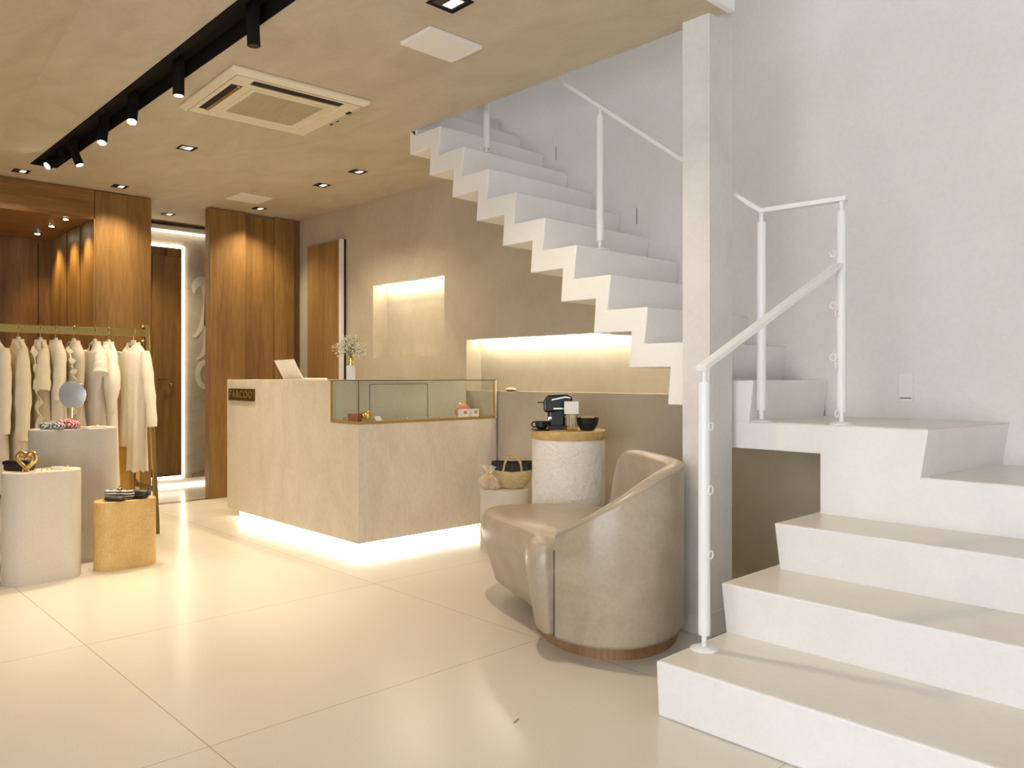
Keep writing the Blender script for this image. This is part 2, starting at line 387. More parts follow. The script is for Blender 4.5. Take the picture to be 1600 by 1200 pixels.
P = [(.065+.085*math.cos(t*PI/6), -.45+.13*math.sin(t*PI/6), .026) for t in range(-1, 13)]
ribbon(P, 'scroll', SCROLL, ms)
ribbon([(.055, .80, .022), (.105, .52, .026)], 'gold_stroke', GSTROKE, ms)
# handwriting low on the wall
b = B(); pts = []
for i in range(70):
    t = i/69; pts.append((.003, -.10+.24*t+.010*math.sin(t*55), .014*math.sin(t*52)*(1+.9*math.sin(t*17))+.05*t))
b.tube(pts, .0022, 5)
tag(b.make('wall_signature', PRINT, loc=(-8.298, 3.37, .105)), 'small black handwriting near the floor on the fitting room wall', 'lettering')

# ---- wooden cladding, left: closet alcove
t = thing('wooden_closet', 'warm wooden built-in closet with lit alcove at the left', 'closet', (-7.2, 2.035, 0))
def loc(o, r=(-7.2, 2.035, 0)): return o
def LB(x0, x1, y0, y1, z0, z1, o=(-7.2, 2.035, 0)): return B().box(x0-o[0], x1-o[0], y0-o[1], y1-o[1], z0-o[2], z1-o[2])
LB(-8.6, -7.2, 2.035, 2.494, 0, H-.004).make('side_panel', WOODM, t, bevel=.012, seg=3)
LB(-8.6, -7.204, -1.0, 2.033, 2.44, H-.004).make('header_panel', WOODX, t, bevel=.003)
LB(-8.66, -8.60, -1.0, 2.494, 0, 2.44).make('back_panel', WOODD, t)
b = B(); b.box(-1.4+.002, -1.394, -.105, -.098, 0, 2.40).make('door_seam', DARK, t)
for k in range(3):  # fluted relief on the alcove's side panel
    LB(-8.3+.42*k, -8.02+.42*k, 2.022, 2.0349, 0, 2.439).make('relief_panel', WOODM, t, bevel=.004)
for (x, y) in [(-8.25, 1.85), (-7.75, 1.845), (-7.33, 1.85)]:
    d = thing('closet_downlight', {-8.25: 'deepest small round spotlight in the closet soffit', -7.75: 'middle small round spotlight in the closet soffit', -7.33: 'front small round spotlight in the closet soffit'}[x], 'light', (x, y, 2.44), 0, 'round spotlights in the closet soffit')
    B().lathe([(.036, -.004), (.036, -.0005)], n=20).make('rim', TRACKM, d)
    B().lathe([(.02, -.007), (.02, -.004)], n=16).make('lens', LAMP, d)
    spot(d, (0, 0, -.02), 22, 95, (0, .25, -1), (1, .74, .36))
# ---- wooden cladding, right of the fitting room opening
t = thing('wooden_partition', 'tall warm wooden panelled partition behind the counter', 'partition', (-7.2, 3.45, 0))
O2 = (-7.2, 3.45, 0)
LB(-7.30, -7.2, 3.005, 3.362, 0, H-.004, O2).make('panel', WOODM, t, bevel=.008, seg=3)
LB(-7.33, -7.235, 3.362, 3.66, 0, H-.02, O2).make('panel', WOODM, t, bevel=.004)
LB(-7.33, -7.215, 3.663, 3.87, 0, H-.004, O2).make('panel', WOODM, t, bevel=.004)
LB(-7.33, -7.25, 3.873, 3.948, 0, H-.004, O2).make('panel', WOODD, t, bevel=.004)
# its rear side, seen in the mirror
d = thing('door_2', 'wooden fitting room door reflected in the mirror', 'door', (-7.34, 3.35, 0)); struct(d)
for k in ('label', 'category'): del d[k]
B().box(-.012, .008, -.15, .55, .02, 2.5).make('door_leaf', WOODM, d, bevel=.003)
b = B().tube([(-.012, -.09, 1.10), (-.06, -.09, 1.10), (-.06, .0, 1.10)], .009); b.make('door_handle', BRASS, d, smooth=True)
B().ball((-.02, .05, 1.04), .022).make('lock', BRASS, d, smooth=True)
B().ball((-.03, .18, 1.5), .022).make('hook', BRASS, d, smooth=True)

# ---- door on the right wall
d = thing('door_1', '', '', (-6.70, 3.95, 0)); del d['label']; del d['category']; struct(d)
B().box(-.31, .273, -.052, -.022, 0, 2.40).make('door_leaf', wood('door veneer', (.24, .135, .05), (.31, .18, .07), (.36, .215, .085)), d, bevel=.002)
B().box(.273, .312, -.052, -.022, 0, 2.402).make('door_edge', WPL, d)
B().box(-.31, .318, -.022, -.001, 0, 2.402).make('door_gap', DARK, d)

# ================================================================ STAIRCASE
st = thing('staircase', 'white folded concrete staircase with a landing rising to the upper floor', 'stairs', (0, 0, 0))
T = .112
top, low = [], []
top.append((-1.95, Z0)); low.append((-1.95, Z0-T))
KN = 13
for k in range(1, KN+1):
    x, z = nose(k); top += [(x-.022, z-GZ), (x, z)]
xe, ze = nose(KN); top.append((xe-GX, ze)); low2 = [(xe-GX, H+.142), (-4.137, H+.142), (-4.137, nose(9)[1]-T)]
for k in range(9, 0, -1):
    x, z = nose(k); low2 += [(x-.098, z-T), (x-.112, z-GZ-T)]
low2.append((-1.95, Z0-T))
b = B().prism(top+low2, 'y', 3.03, 3.943)
xs0 = [(-1.90, Z0), (X0, Z0), (X0-.022, .915), (-1.95, .915), (-1.95, Z0-T), (-2.12, Z0-T), (-2.12, Z0)]
b.prism(xs0, 'y', 3.2, 3.943)
b.make('upper_flight', STAIRW, st, bevel=.005)
# landing, split so the walked surface carries the warm light as a cream tint
def slabz(b, P0, z0, P1, z1): return b.rings([[(x, y, z0) for x, y in P0], [(x, y, z1) for x, y in P1]])
b = B().prism([(-2.0, .803), (-1.504, .803), (-1.504, 0), (-1.125, 0), (-1.110, .74), (-1.083, .921), (-2.0, .921)], 'y', 3.2, 3.943)
for v in b.bm.verts:
    if v.co.y > 3.5 and v.co.x > -1.2: v.co.x += .08
b.make('landing', STAIRW, st, bevel=.004)
Pl = [(-1.98, 3.203), (-1.086, 3.203), (-1.004, 3.943), (-1.98, 3.943)]
slabz(B(), Pl, .9212, Pl, .925).make('landing_surface', STEPW, st)
# lower flight
steps = [(2.147, .185, 2.16), (2.545, .37, 2.585), (2.855, .555, 2.905), (3.2008, .74, 3.2008)]
XL = [-1.567, -1.568, -1.525, -1.112]; XR = 2.55
for i, (yn, z, yb) in enumerate(steps):
    yend = 3.943 if i == 3 else 3.25
    zb = steps[i-1][1] if i else 0
    B().prism([(yb, zb-(.0 if i == 0 else .03)), (yn, z), (yend, z), (yend, zb-(.0 if i == 0 else .03))], 'x', XL[i] if i < 3 else -1.125, XR).make('step', STAIRW, st, bevel=.006, seg=3)
    ye2 = steps[i+1][2] if i < 3 else 3.943
    B().box(XL[i]+.012, XR, yn+.012, ye2+.01, z-.0045, z+.0005).make('tread_surface', STEPW, st)  # cream top has the warm light from above put into its colour

# ---- pillar
p = thing('pillar', 'square pale cement pillar standing where the two stair flights meet', 'pillar', (-1.954, 3.06, 0))
B().box(-.069, .069, -.09, .09, 0, 5.6).make('shaft', PILL, p)
b = B().box(-.08, .08, -.101, .101, 0, .09).box(-.076, .076, -.097, .097, .09, .11); b.make('base_moulding', PILL, p, bevel=.003)

# ---- railing
rl = thing('stair_railing', 'white tubular metal railing with square handrail following the stairs', 'railing', (0, 0, 0))
def post(x, y, z0, z1, stub=.05):
    o = B().lathe([(.0195, z0+stub), (.0205, z0+stub+.006), (.0205, z1-.045), (.0195, z1-.04)], (x, y), 20).make('post', WHT, rl, smooth=True)
    B().lathe([(.009, z0), (.009, z0+stub+.002)], (x, y), 12).make('post_stub', WHT, o, smooth=True)
    B().lathe([(.009, z1-.041), (.009, z1+.005)], (x, y), 12).make('post_stub', WHT, o, smooth=True)
    B().lathe([(.047, z0), (.047, z0+.004), (.035, z0+.009), (.012, z0+.012)], (x, y), 24).make('base_flange', WHT, o, smooth=True)
    return o
def beam(p0, p1, w=.04, h=.02, name='handrail'):
    p0, p1 = Vector(p0), Vector(p1); d = (p1-p0).normalized(); s = d.cross(Vector((0, 0, 1))).normalized()*w/2; u = s.cross(d).normalized()*h/2
    return B().rings([[p+s+u, p-s+u, p-s-u, p+s-u] for p in (p0, p1)])
PA, PB, PC = (-1.52, 2.36), (-1.445, 3.27), (-1.784, 3.228)
pA = post(*PA, .185, 1.145)
pB = post(*PB, .925, 1.852)
post(*PC, .925, 1.850)
beam((-1.518, 2.335, 1.150), (-1.447, 3.247, 1.587)).make('handrail', WHT, rl, bevel=.003)
beam((-1.423, 3.273, 1.864), (-1.786, 3.228, 1.860)).make('handrail', WHT, rl, bevel=.002)
SL = .745
beam((-1.774, 3.2278, 1.853), (-4.80, 3.30, 1.858+3.016*SL)).make('handrail', WHT, rl, bevel=.003)
def rz(x): return 1.858+(-1.784-x)*SL
for x, k in ((-2.735, 4), (-3.67, 8)):
    zt = nose(k)[1]; post(x, 3.228+(-1.784-x)/3.016*.072, zt, rz(x)-.008)
for z in (.953, .735, .513): B().torus((PA[0]+.026, PA[1], z), .014, .0035, 'x').make('cable_ring', WHT, pA, smooth=True)
for z in (1.640, 1.421, 1.205): B().torus((PB[0]-.030, PB[1]-.01, z), .0135, .0035, 'y').make('cable_ring', WHT, pB, smooth=True)
for z in (1.385, 1.175, .97): B().torus((PB[0]-.006, PB[1]-.03, z), .0145, .0035, 'x').make('cable_ring', WHT, pB, smooth=True)

# ---- wall plate
t = thing('wall_plate', 'white cover plate low on the white wall above the landing', 'cover plate', (-1.432, 3.943, 1.073))
B().box(-.033, .033, -.006, 0, -.068, .068).make('plate', WPL, t, bevel=.002)
B().box(-.026, .026, -.0075, -.006, -.052, -.048).make('slot', DARK, t)
for (x, z, hh, lab) in ((-3.707, 2.65, .045, 'thin dark slot in the blue-lit wall beside the top steps'), (-3.022, 2.121, .05, 'thin dark slot in the white wall right of the middle railing post')):
    tag(B().box(-.003, .003, -.003, 0, -hh, hh).make('wall_slot', flat('slot grey', (.3, .28, .25), .8), loc=(x, 3.943, z)), lab, 'slot', 'thin slots in the stair wall')

# ================================================================ COUNTER
ct = thing('counter', 'L-shaped beige microcement sales counter floating over a lit plinth', 'counter', (-4.30, 2.75, 0))
cx, cy = -4.30, 2.75
zt = 1.105
# front leg (along X) with the notch for the glass case
b = B().prism([(-1.94, .065), (0, .065), (0, .822), (-.33, .822), (-.33, zt), (-1.94, zt)], 'y', 0, .03)
b.make('front_panel', COUNT, ct, bevel=.002)
B().box(-1.94, -.335, .03, .50, zt-.03, zt-.0004).make('worktop', COUNT, ct, bevel=.002)
B().box(-1.94, -1.91, .03, .50, .065, zt-.03).make('end_panel', COUNT, ct)
b = B().box(-.03, 0, .03, 1.18, .065, .822); b.box(-.03, 0, 1.165, 1.19, .822, zt)
b.make('side_panel', COUNT, ct, bevel=.002)
B().box(-.33, -.03, .03, 1.19, .79, .822).make('case_floor', COUNT, ct)
B().box(-.345, -.33, .032, 1.17, .822, zt-.012).make('case_back', noisy('case back panel', (.50, .47, .38), (.58, .545, .45), 4, .6, fine=.4), ct)
b = B().box(-.33, -.328, .30, .303, .83, 1.075).box(-.33, -.328, .80, .803, .83, 1.075).box(-.33, -.328, .30, .80, 1.073, 1.076)
b.make('case_door_seam', DARK, ct)
B().box(-.52, -.35, .5, 1.19, zt-.03, zt).make('worktop', COUNT, ct)
B().box(-1.88, -.075, .075, .45, 0, .064).make('plinth', WPL, ct)
B().box(-.45, -.075, .45, 1.15, 0, .064).make('plinth', WPL, ct)
b = B().box(-1.87, -.072, .060, .074, .048, .0645).box(-.074, -.060, .06, 1.15, .048, .0645)
b.make('led_strip', LEDB, ct)
g = B().box(-.33, .003, -.003, .009, .822, .840).box(-.009, .003, .009, 1.165, .822, .840).box(-.335, -.322, -.003, .009, .840, zt).box(-.009, .003, 1.153, 1.165, .840, zt)
g.make('brass_trim', flat('brushed brass trim', (.62, .43, .17), .35, .85), ct)
B().box(-.322, .0, 0, .006, .840, zt-.006).make('glass_pane', GLASS, ct)
B().box(-.006, 0, .006, 1.153, .840, zt-.006).make('glass_pane', GLASS, ct)
B().box(-.36, .004, -.004, 1.175, zt-.006, zt).make('glass_top', GLASS, ct)
EDGE = flat('green glass edge', (.06, .075, .05), .2)
b = B().box(-.36, .006, -.006, -.004, zt-.006, zt).box(.004, .006, -.004, 1.175, zt-.006, zt).box(-.003, .0015, -.0015, .003, .84, zt-.006)
b.make('glass_edge', EDGE, ct)
B().box(0.0, .002, 1.1945, 1.1955, .07, zt).make('shadow_gap', DARK, ct)

# sign plate with letters
sg = thing('sign', 'small dark bronze plate with the shop letters on the counter front', 'sign', (-5.96, 2.75, .986))
sgp = B().box(-.222, .222, -.016, -.0005, -.047, .047).make('plate', BRONZ, sg, bevel=.001)
cu = bpy.data.curves.new('lettering', 'FONT'); cu.body = 'FARCOO'; cu.size = .082; cu.extrude = .0012; cu.align_x = 'CENTER'; cu.align_y = 'CENTER'; cu.space_character = 1.25
tmp = bpy.data.objects.new('tmp', cu); COL.objects.link(tmp)
dg = bpy.context.evaluated_depsgraph_get(); me = bpy.data.meshes.new_from_object(tmp.evaluated_get(dg)); bpy.data.objects.remove(tmp)
lt = bpy.data.objects.new('lettering', me); me.materials.clear(); me.materials.append(BRONL); COL.objects.link(lt); lt.parent = sgp
lt.location = (0, -.017, 0); lt.rotation_euler = (PI/2, 0, 0)
xs = [v.co.x for v in me.vertices]; sx = .39/(max(xs)-min(xs)); lt.scale = (sx, 1, 1)

# laptop (its white back faces the customer)
lp = thing('laptop', 'open white laptop seen from behind on the counter', 'laptop', (-5.62, 3.0, zt), 0)
B().box(-.16, .16, .0, .21, 0, .012).make('base', WPL, lp, bevel=.003)
b = B(); b.rings([[(-.155, -.002, .012), (.155, -.002, .012), (.155, .006, .012), (-.155, .006, .012)], [(-.172, -.07, .15), (.138, -.07, .155), (.138, -.062, .155), (-.172, -.062, .15)]])
scr = b.make('screen', WPL, lp, bevel=.003)
B().box(-.08, .03, -.0155, -.014, .033, .036).make('mark', flat('pale print', (.55, .5, .42), .6), scr)

# vase of small white flowers
vz = thing('flower_vase', 'white cylinder vase with gold neck holding a cloud of tiny white blossoms', 'vase', (-4.50, 2.82, zt))
B().lathe([(.029, 0), (.030, .004), (.030, .090), (.027, .093)], n=28).make('body', WPL, vz, smooth=True)
B().lathe([(.014, .092), (.019, .096), (.020, .112), (.013, .118), (.013, .126), (.018, .131), (.019, .142), (.012, .148)], n=20).make('neck', GOLDM, vz, smooth=True)
bs, bb, bl = B(), B(), B()
for i in range(95):
    a = random.uniform(0, 2*PI); el = random.uniform(.05, 1.0); R_ = random.uniform(.075, .125)
    top_ = Vector((math.cos(a)*R_*math.sin(el*1.65), math.sin(a)*R_*math.sin(el*1.65), .15+R_*1.05*math.cos(el*1.5)+.01))
    mid = Vector((top_.x*.35, top_.y*.35, .15+(top_.z-.15)*.75+.02))
    bs.tube([(0, 0, .14), mid, top_], .0007, 4)
    for j in range(4):
        q = top_+Vector([random.uniform(-.016, .016) for _ in range(3)]); bb.ico(q, random.uniform(.0035, .0058))
        bs.tube([mid.lerp(top_, .7), q], .0005, 3)
        if j < 2: bl.ico(top_.lerp(mid, random.uniform(.1, .8))+Vector([random.uniform(-.012, .012) for _ in range(3)]), .003)
o = bs.make('stems', flat('green stem', (.33, .35, .16), .7), vz); o['kind'] = 'stuff'
o = bb.make('blossoms', flat('white blossom', (.85, .82, .70), .8), vz); o['kind'] = 'stuff'
o = bl.make('buds', flat('olive bud', (.52, .52, .32), .8), vz); o['kind'] = 'stuff'

# things in the glass case (case floor at z=.822)
def heart(s, t, axis='x'):
    P = []
    for i in range(40):
        u = 2*PI*i/40; P.append((s*.0625*16*math.sin(u)**3, s*.0625*(13*math.cos(u)-5*math.cos(2*u)-2*math.cos(3*u)-math.cos(4*u))))
    mz = min(p[1] for p in P); P = [(p[0], p[1]-mz) for p in P]
    if axis == 'tube': return B().tube([(0, p[0], p[1]+t) for p in P]+[(0, P[0][0], P[0][1]+t)], t, 10, cap=False)
    b = B(); b.rings([[(x, p[0]*k, p[1]*k+s*(1-k)) for p in P] for x, k in ((-t, .7), (-t*.6, .92), (0, 1), (t*.6, .92), (t, .7))]); return b
ZC = .8222
t = thing('heart_box', 'gold heart-shaped clutch standing in the glass case', 'heart ornament', (-4.45, 2.905, ZC), .25)
heart(.044, .018).make('shell', GOLDM, t, smooth=True); B().box(.0, .022, -.003, .003, .03, .075).make('clasp', GOLDM, t)
t = thing('jewelry_box', 'wine-red cylindrical box left of the gold heart in the glass case', 'box', (-4.49, 2.845, ZC))
B().lathe([(.045, 0), (.045, .055)], n=28).make('body', flat('wine card', (.30, .09, .06), .6), t, smooth=True); B().lathe([(.047, .04), (.047, .06), (.044, .062)], n=28).make('lid', flat('wine lid', (.34, .11, .07), .6), t, smooth=True)
t = thing('price_card', 'small folded white card right of the gold heart', 'card', (-4.45, 2.99, ZC), .2)
b = B().prism([(-.03, 0), (0, .04), (.03, 0), (.027, 0), (0, .036), (-.027, 0)], 'y', -.028, .028); b.make('card', WPL, t)
b = B(); [b.box(.0205, .0215, -.02, .02, .008+.008*k, .011+.008*k) for k in range(1)]; b.make('print', PRINT, t)
for (x, y, lab) in ((-4.50, 2.775, 'gold hoop earring at the left end of the glass case'), (-4.40, 3.14, 'gold hoop earring just right of the folded card'), (-4.40, 3.20, 'gold hoop earring in the middle of the glass case floor'), (-4.40, 3.47, 'gold hoop earring left of the two white boxes')):
    b = B().torus((0, 0, .013), .011, .0025, 'x').box(-.006, .006, -.006, .006, 0, .003) if x > -4.49 else B().torus((0, 0, .019), .017, .003, 'x').box(-.006, .006, -.006, .006, 0, .003)
    tag(b.make('earring', GOLDM, smooth=False, loc=(x, y, ZC)), lab, 'earring', 'gold earrings in the glass case')
PINK = flat('pink satin', (.62, .22, .19), .5)
for y, lab in ((3.70, 'left one of two small white boxes with pink print in the glass case'), (3.80, 'right one of two small white boxes with pink print in the glass case')):
    t = thing('gift_box', lab, 'box', (-4.40, y, ZC), .1, 'white boxes in the glass case')
    B().box(-.02, .02, -.034, .034, 0, .068).make('box', WPL, t, bevel=.001); B().box(.0201, .021, -.018, .018, .035, .058).make('print', PINK, t)
t = thing('pink_pouch', 'rounded pink pouch behind the two small white boxes', 'pouch', (-4.47, 3.75, ZC))
B().ball((0, 0, .055), .062, .5, 1.15, .85).make('body', PINK, t, smooth=True); B().torus((0, 0, .055), .06, .004, 'x').make('zip', GOLDM, t, smooth=True)

# dish on niche shelf
t = thing('shelf_dish', 'small gold dish with a cream top on the long niche shelf', 'dish', (-4.20, 3.985, 1.02))
B().lathe([(.030, 0), (.06, .008), (.068, .012)], n=24, sy=.5).make('dish', GOLDM, t, smooth=True)
B().lathe([(.055, .012), (.05, .020), (.025, .026)], n=24, sy=.5).make('soap', CREAMPL, t, smooth=True)

# ================================================================ PEDESTALS
def stadium(a, r, n=20):   # long axis along Y
    P = [(r*math.cos(t), a+r*math.sin(t)) for t in [PI*i/n for i in range(n+1)]]
    P += [(r*math.cos(t), -a+r*math.sin(t)) for t in [PI+PI*i/n for i in range(n+1)]]
    return P
def ped(name, label, x, y, a, r, h, mat):
    t = thing(name, label, 'pedestal', (x, y, 0))
    P = stadium(a, r); B().rings([[(p[0]*k, p[1]*k, z) for p in P] for z, k in ((0, 1), (h-.008, 1), (h-.002, .99), (h, .97))]).make('body', mat, t, smooth=True, ang=50)
    return tag(t, label, 'pedestal')
ped('display_pedestal', 'low ochre oval display pedestal with black accessories on top', -4.988, 1.577, .083, .088, .40, GOLDP)
ped('display_pedestal', 'pale oval pedestal at the left edge holding a gold heart', -4.988, 1.141, .092, .102, .606, PALEP)
ped('display_pedestal', 'tall grey oval pedestal holding a round mirror and scrunchies', -5.382, 1.402, .115, .127, .811, GREYP)
ped('display_pedestal', 'small sand-grey round pedestal holding a straw basket', -3.765, 3.514, .0, .157, .40, SANDP)
t = thing('coffee_table', 'round rough white plaster pedestal table with a cork top', 'table', (-3.12, 3.423, 0))
B().lathe([(.212, 0), (.212, .765)], n=72).make('column', ROUGHP, t, smooth=True)
B().lathe([(.214, .765), (.217, .770), (.217, .812), (.213, .817)], n=64).make('table_top', CORK, t, smooth=True)

# ---- coffee things. view-aligned frame: x to the right in view, y away
VR = YAW
def vloc(px, wv, z):  # point right of centre by px (m) at distance wv
    return (px*math.cos(VR)-wv*math.sin(VR), px*math.sin(VR)+wv*math.cos(VR), z)
ZT = .8175
em = thing('coffee_machine', 'glossy black capsule espresso machine on the cork table', 'coffee machine', vloc(.262, 4.66, ZT), VR)
B().box(-.052, .055, -.02, .10, 0, .175).make('body', BLKG, em, bevel=.018, seg=4)
B().prism([(-.075, .10), (-.078, .165), (-.055, .20), (.06, .205), (.09, .19), (.09, .135), (.045, .12), (-.02, .10)], 'y', -.045, .05).make('head', BLKG, em, bevel=.010, seg=3)
B().prism([(-.03, .176), (.05, .193), (.078, .187), (.078, .181), (.05, .186), (-.03, .169)], 'y', -.047, -.044).make('chrome_line', CHR, em)
B().box(-.02, .05, -.047, -.044, .118, .126).make('chrome_line', CHR, em)
B().box(-.112, .13, -.01, .0, .153, .160).make('lever', BLK, em, bevel=.002)
B().box(.04, .075, -.03, .0, .10, .137).make('spout', BLK, em, bevel=.004)
B().box(-.052, .09, -.075, .02, 0, .022).make('drip_tray', BLK, em, bevel=.004)
B().lathe([(.012, 0), (.012, .012)], (.0, 0), 12).make('button', CHR, em).location = (-.045, -.016, .05)
B().box(-.05, -.03, -.024, -.02, .06, .072).make('badge', CHR, em)
cp = thing('coffee_cup', 'black cup on a black saucer left of the coffee machine', 'cup', vloc(.170, 4.55, ZT), VR)
B().lathe([(.045, 0), (.06, .004), (.064, .009), (.060, .009), (.03, .005)], n=28).make('saucer', BLK, cp, smooth=True)
B().lathe([(.022, .006), (.036, .02), (.040, .052), (.037, .052), (.033, .022), (.02, .012)], n=28).make('cup', BLK, cp, smooth=True)
B().torus((-.042, 0, .033), .015, .004, 'y').make('handle', BLK, cp, smooth=True)
bw = thing('bowl', 'black rounded bowl at the right side of the cork table', 'bowl', vloc(.432, 4.53, ZT), VR)
B().lathe([(.030, 0), (.040, .004), (.058, .035), (.066, .074), (.062, .074), (.052, .035), (.034, .012)], n=32).make('bowl', BLK, bw, smooth=True)
b = B()
for i in range(14): b.ball((random.uniform(-.04, .04), random.uniform(-.04, .04), .066+random.uniform(0, .010)), .011, n=5)
o = b.make('contents', flat('brown sugar packets', (.45, .33, .22), .8), bw, smooth=True); o['kind'] = 'stuff'
gl = thing('glass_jar', 'clear glass holding a small white card beside the black bowl', 'glass', vloc(.338, 4.50, ZT), VR)
B().lathe([(.034, .0), (.036, .004), (.038, .095), (.036, .095), (.034, .008)], n=28).make('glass', CLEAR, gl, smooth=True)
b = B()
for i in range(8): b.tube([(random.uniform(-.02, .02), random.uniform(-.02, .02), .008), (random.uniform(-.025, .025), random.uniform(-.02, .02), .09)], .0025, 5)
b.make('sticks', flat('wooden sticks', (.75, .6, .4), .7), gl)
B().ball((0, 0, .012), .028, 1, 1, .35).make('sugar', flat('amber sugar', (.6, .42, .12), .5), gl, smooth=True)
cd = thing('info_card', 'small blank white card standing in the clear glass', 'card', vloc(.338, 4.515, ZT+.095), VR)
B().box(-.040, .042, -.001, .001, 0, .072).make('card', WPL, cd)

# ---- basket and cookie bag on small pedestal
ZP = .401
bk = thing('basket', 'small straw basket with black rim band and rope handle', 'basket', (-3.735, 3.56, ZP), VR)
STRAW = noisy('woven straw', (.42, .30, .14), (.68, .53, .30), 30, .85, stretch=(1, 1, 4), fine=.5, bump=.7, bscale=70, bdist=.006)
rg = [[(a*math.cos(2*PI*i/36), .62*a*math.sin(2*PI*i/36), z+.01*abs(math.cos(2*PI*i/36))) for i in range(36)] for a, z in ((.085, 0), (.112, .035), (.130, .085), (.135, .115))]
B().rings(rg).make('body', STRAW, bk, smooth=True)
rg = [[(a*math.cos(2*PI*i/36), .62*a*math.sin(2*PI*i/36), z+.01*abs(math.cos(2*PI*i/36))) for i in range(36)] for a, z in ((.136, .113), (.139, .118), (.139, .163), (.134, .166), (.130, .118))]
B().rings(rg).make('rim_band', flat('black rim cloth', (.022, .022, .02), .8), bk, smooth=True)
for y in (-.075, .06):
    B().tube([(-.055+y*.1, y, .11), (-.05, y-.004, .17), (-.03, y, .205), (0, y, .217), (.03, y, .20), (.052, y-.004, .165), (.058, y, .11)], .0065, 8).make('rope_handle', STRAW, bk, smooth=True)
b = B()
for i in range(9): b.box(-.095+.022*i, -.087+.022*i, -.088+.004*abs(i-4), -.08+.004*abs(i-4), .125, .158)
b.make('band_weave', flat('black rim weave', (.03, .035, .033), .6), bk)
cb = thing('cookie_bag', 'cellophane bag of cookies in front of the straw basket', 'bag', (-3.795, 3.415, ZP), VR)
b = B()
for i, (x, z) in enumerate([(-.03, .03), (.015, .028), (.05, .03), (-.02, .07), (.03, .066), (.0, .10)]): b.ball((x, random.uniform(-.02, .02), z), .03, 1, .6, .9, n=8)
o = b.make('cookies', noisy('cookies', (.45, .27, .12), (.72, .52, .30), 20, .8, bump=.5, bscale=50), cb, smooth=True); o['kind'] = 'stuff'
b = B(); rg = []
for r, z in ((.045, 0), (.068, .03), (.07, .07), (.045, .115), (.014, .135), (.04, .165), (.055, .19)):
    rg.append([(r*(1+.18*math.sin(5*t)+.1*random.random())*math.cos(t), .6*r*(1+.18*math.sin(5*t))*math.sin(t), z+.008*math.sin(3*t)) for t in [2*PI*i/24 for i in range(24)]])
b.rings(rg, cap=False).make('wrap', CELLO, cb); cb.scale = (.9, .9, .80)
B().torus((0, 0, .135), .016, .003, 'z').make('tie', GOLDM, cb, smooth=True)

# ---- on the tall grey pedestal (top z .811)
mr = thing('round_mirror', 'round grey-backed vanity mirror on a slim gold stand', 'mirror', (-5.393, 1.398, .811), VR)
B().lathe([(.045, 0), (.045, .006), (.008, .009)], n=24).make('base', GOLDM, mr, smooth=True)
B().tube([(0, 0, .006), (0, 0, .125)], .0045).make('stem', GOLDM, mr, smooth=True)
b = B(); b.rings([[(.082*k*math.cos(2*PI*i/40), y, .205+.082*k*math.sin(2*PI*i/40)) for i in range(40)] for y, k in ((-.006, .95), (-.004, 1), (.004, 1), (.006, .95))]).make('disc', MIRG, mr, smooth=True)
B().torus((0, 0, .205), .083, .003, 'y', 36).make('rim', CHR, mr, smooth=True)
def scrunchie(label, locv, mat, rz, s=1.0):
    t = thing('scrunchie', label, 'hair tie', locv, rz, 'striped hair ties')
    b = B(); rg = []; n = 14
    for i in range(n+1):
        u = -1+2*i/n; r = .022*s*(1.05-.45*(1-abs(u))**3)*(1+.12*math.sin(i*2.4)); r *= math.sqrt(max(.05, 1-abs(u)**6))
        rg.append([(u*.075*s, r*1.2*math.cos(k)*(1+.12*math.sin(3*k+i)), .024*s+r*math.sin(k)*(1+.12*math.cos(4*k+i))) for k in [2*PI*j/18 for j in range(18)]])
    b.rings(rg).make('cloth', mat, t, smooth=True)
    b = B(); b.torus((0, 0, .025*s), .020*s, .010*s, 'x', 16); b.make('knot', mat, t, smooth=True)
    return t
GRYST = stripes('grey white stripes', (.10, .12, .15), (.75, .72, .66), 32, 'Y'); REDST = stripes('red white stripes', (.42, .03, .08), (.85, .68, .62), 32, 'Y'); BLKST = stripes('black white stripes', (.015, .012, .012), (.72, .66, .55), 22, 'Z')
scrunchie('grey and white striped knotted hair tie on the tall pedestal', (-5.308, 1.268, .808), GRYST, VR, 1.0)
scrunchie('red and white striped knotted hair tie on the tall pedestal', (-5.330, 1.358, .812), REDST, VR-.25, 1.1)
t = thing('small_tray', 'small pale dish with trinkets on the right of the tall pedestal', 'dish', (-5.351, 1.530, .811), VR)
B().lathe([(.05, 0), (.055, .006), (.052, .007)], n=24, sy=.6).make('dish', WPL, t, smooth=True); B().torus((.0, 0, .010), .02, .003, 'z').make('ring', GOLDM, t, smooth=True)
t = thing('phone_card', 'flat dark-edged card beside the red striped hair tie', 'card', (-5.290, 1.425, .811), VR)
B().box(-.045, .045, -.03, .03, 0, .006).make('card', CREAMPL, t, bevel=.001); B().box(-.03, .03, -.015, .015, .006, .0075).make('print', PRINT, t)

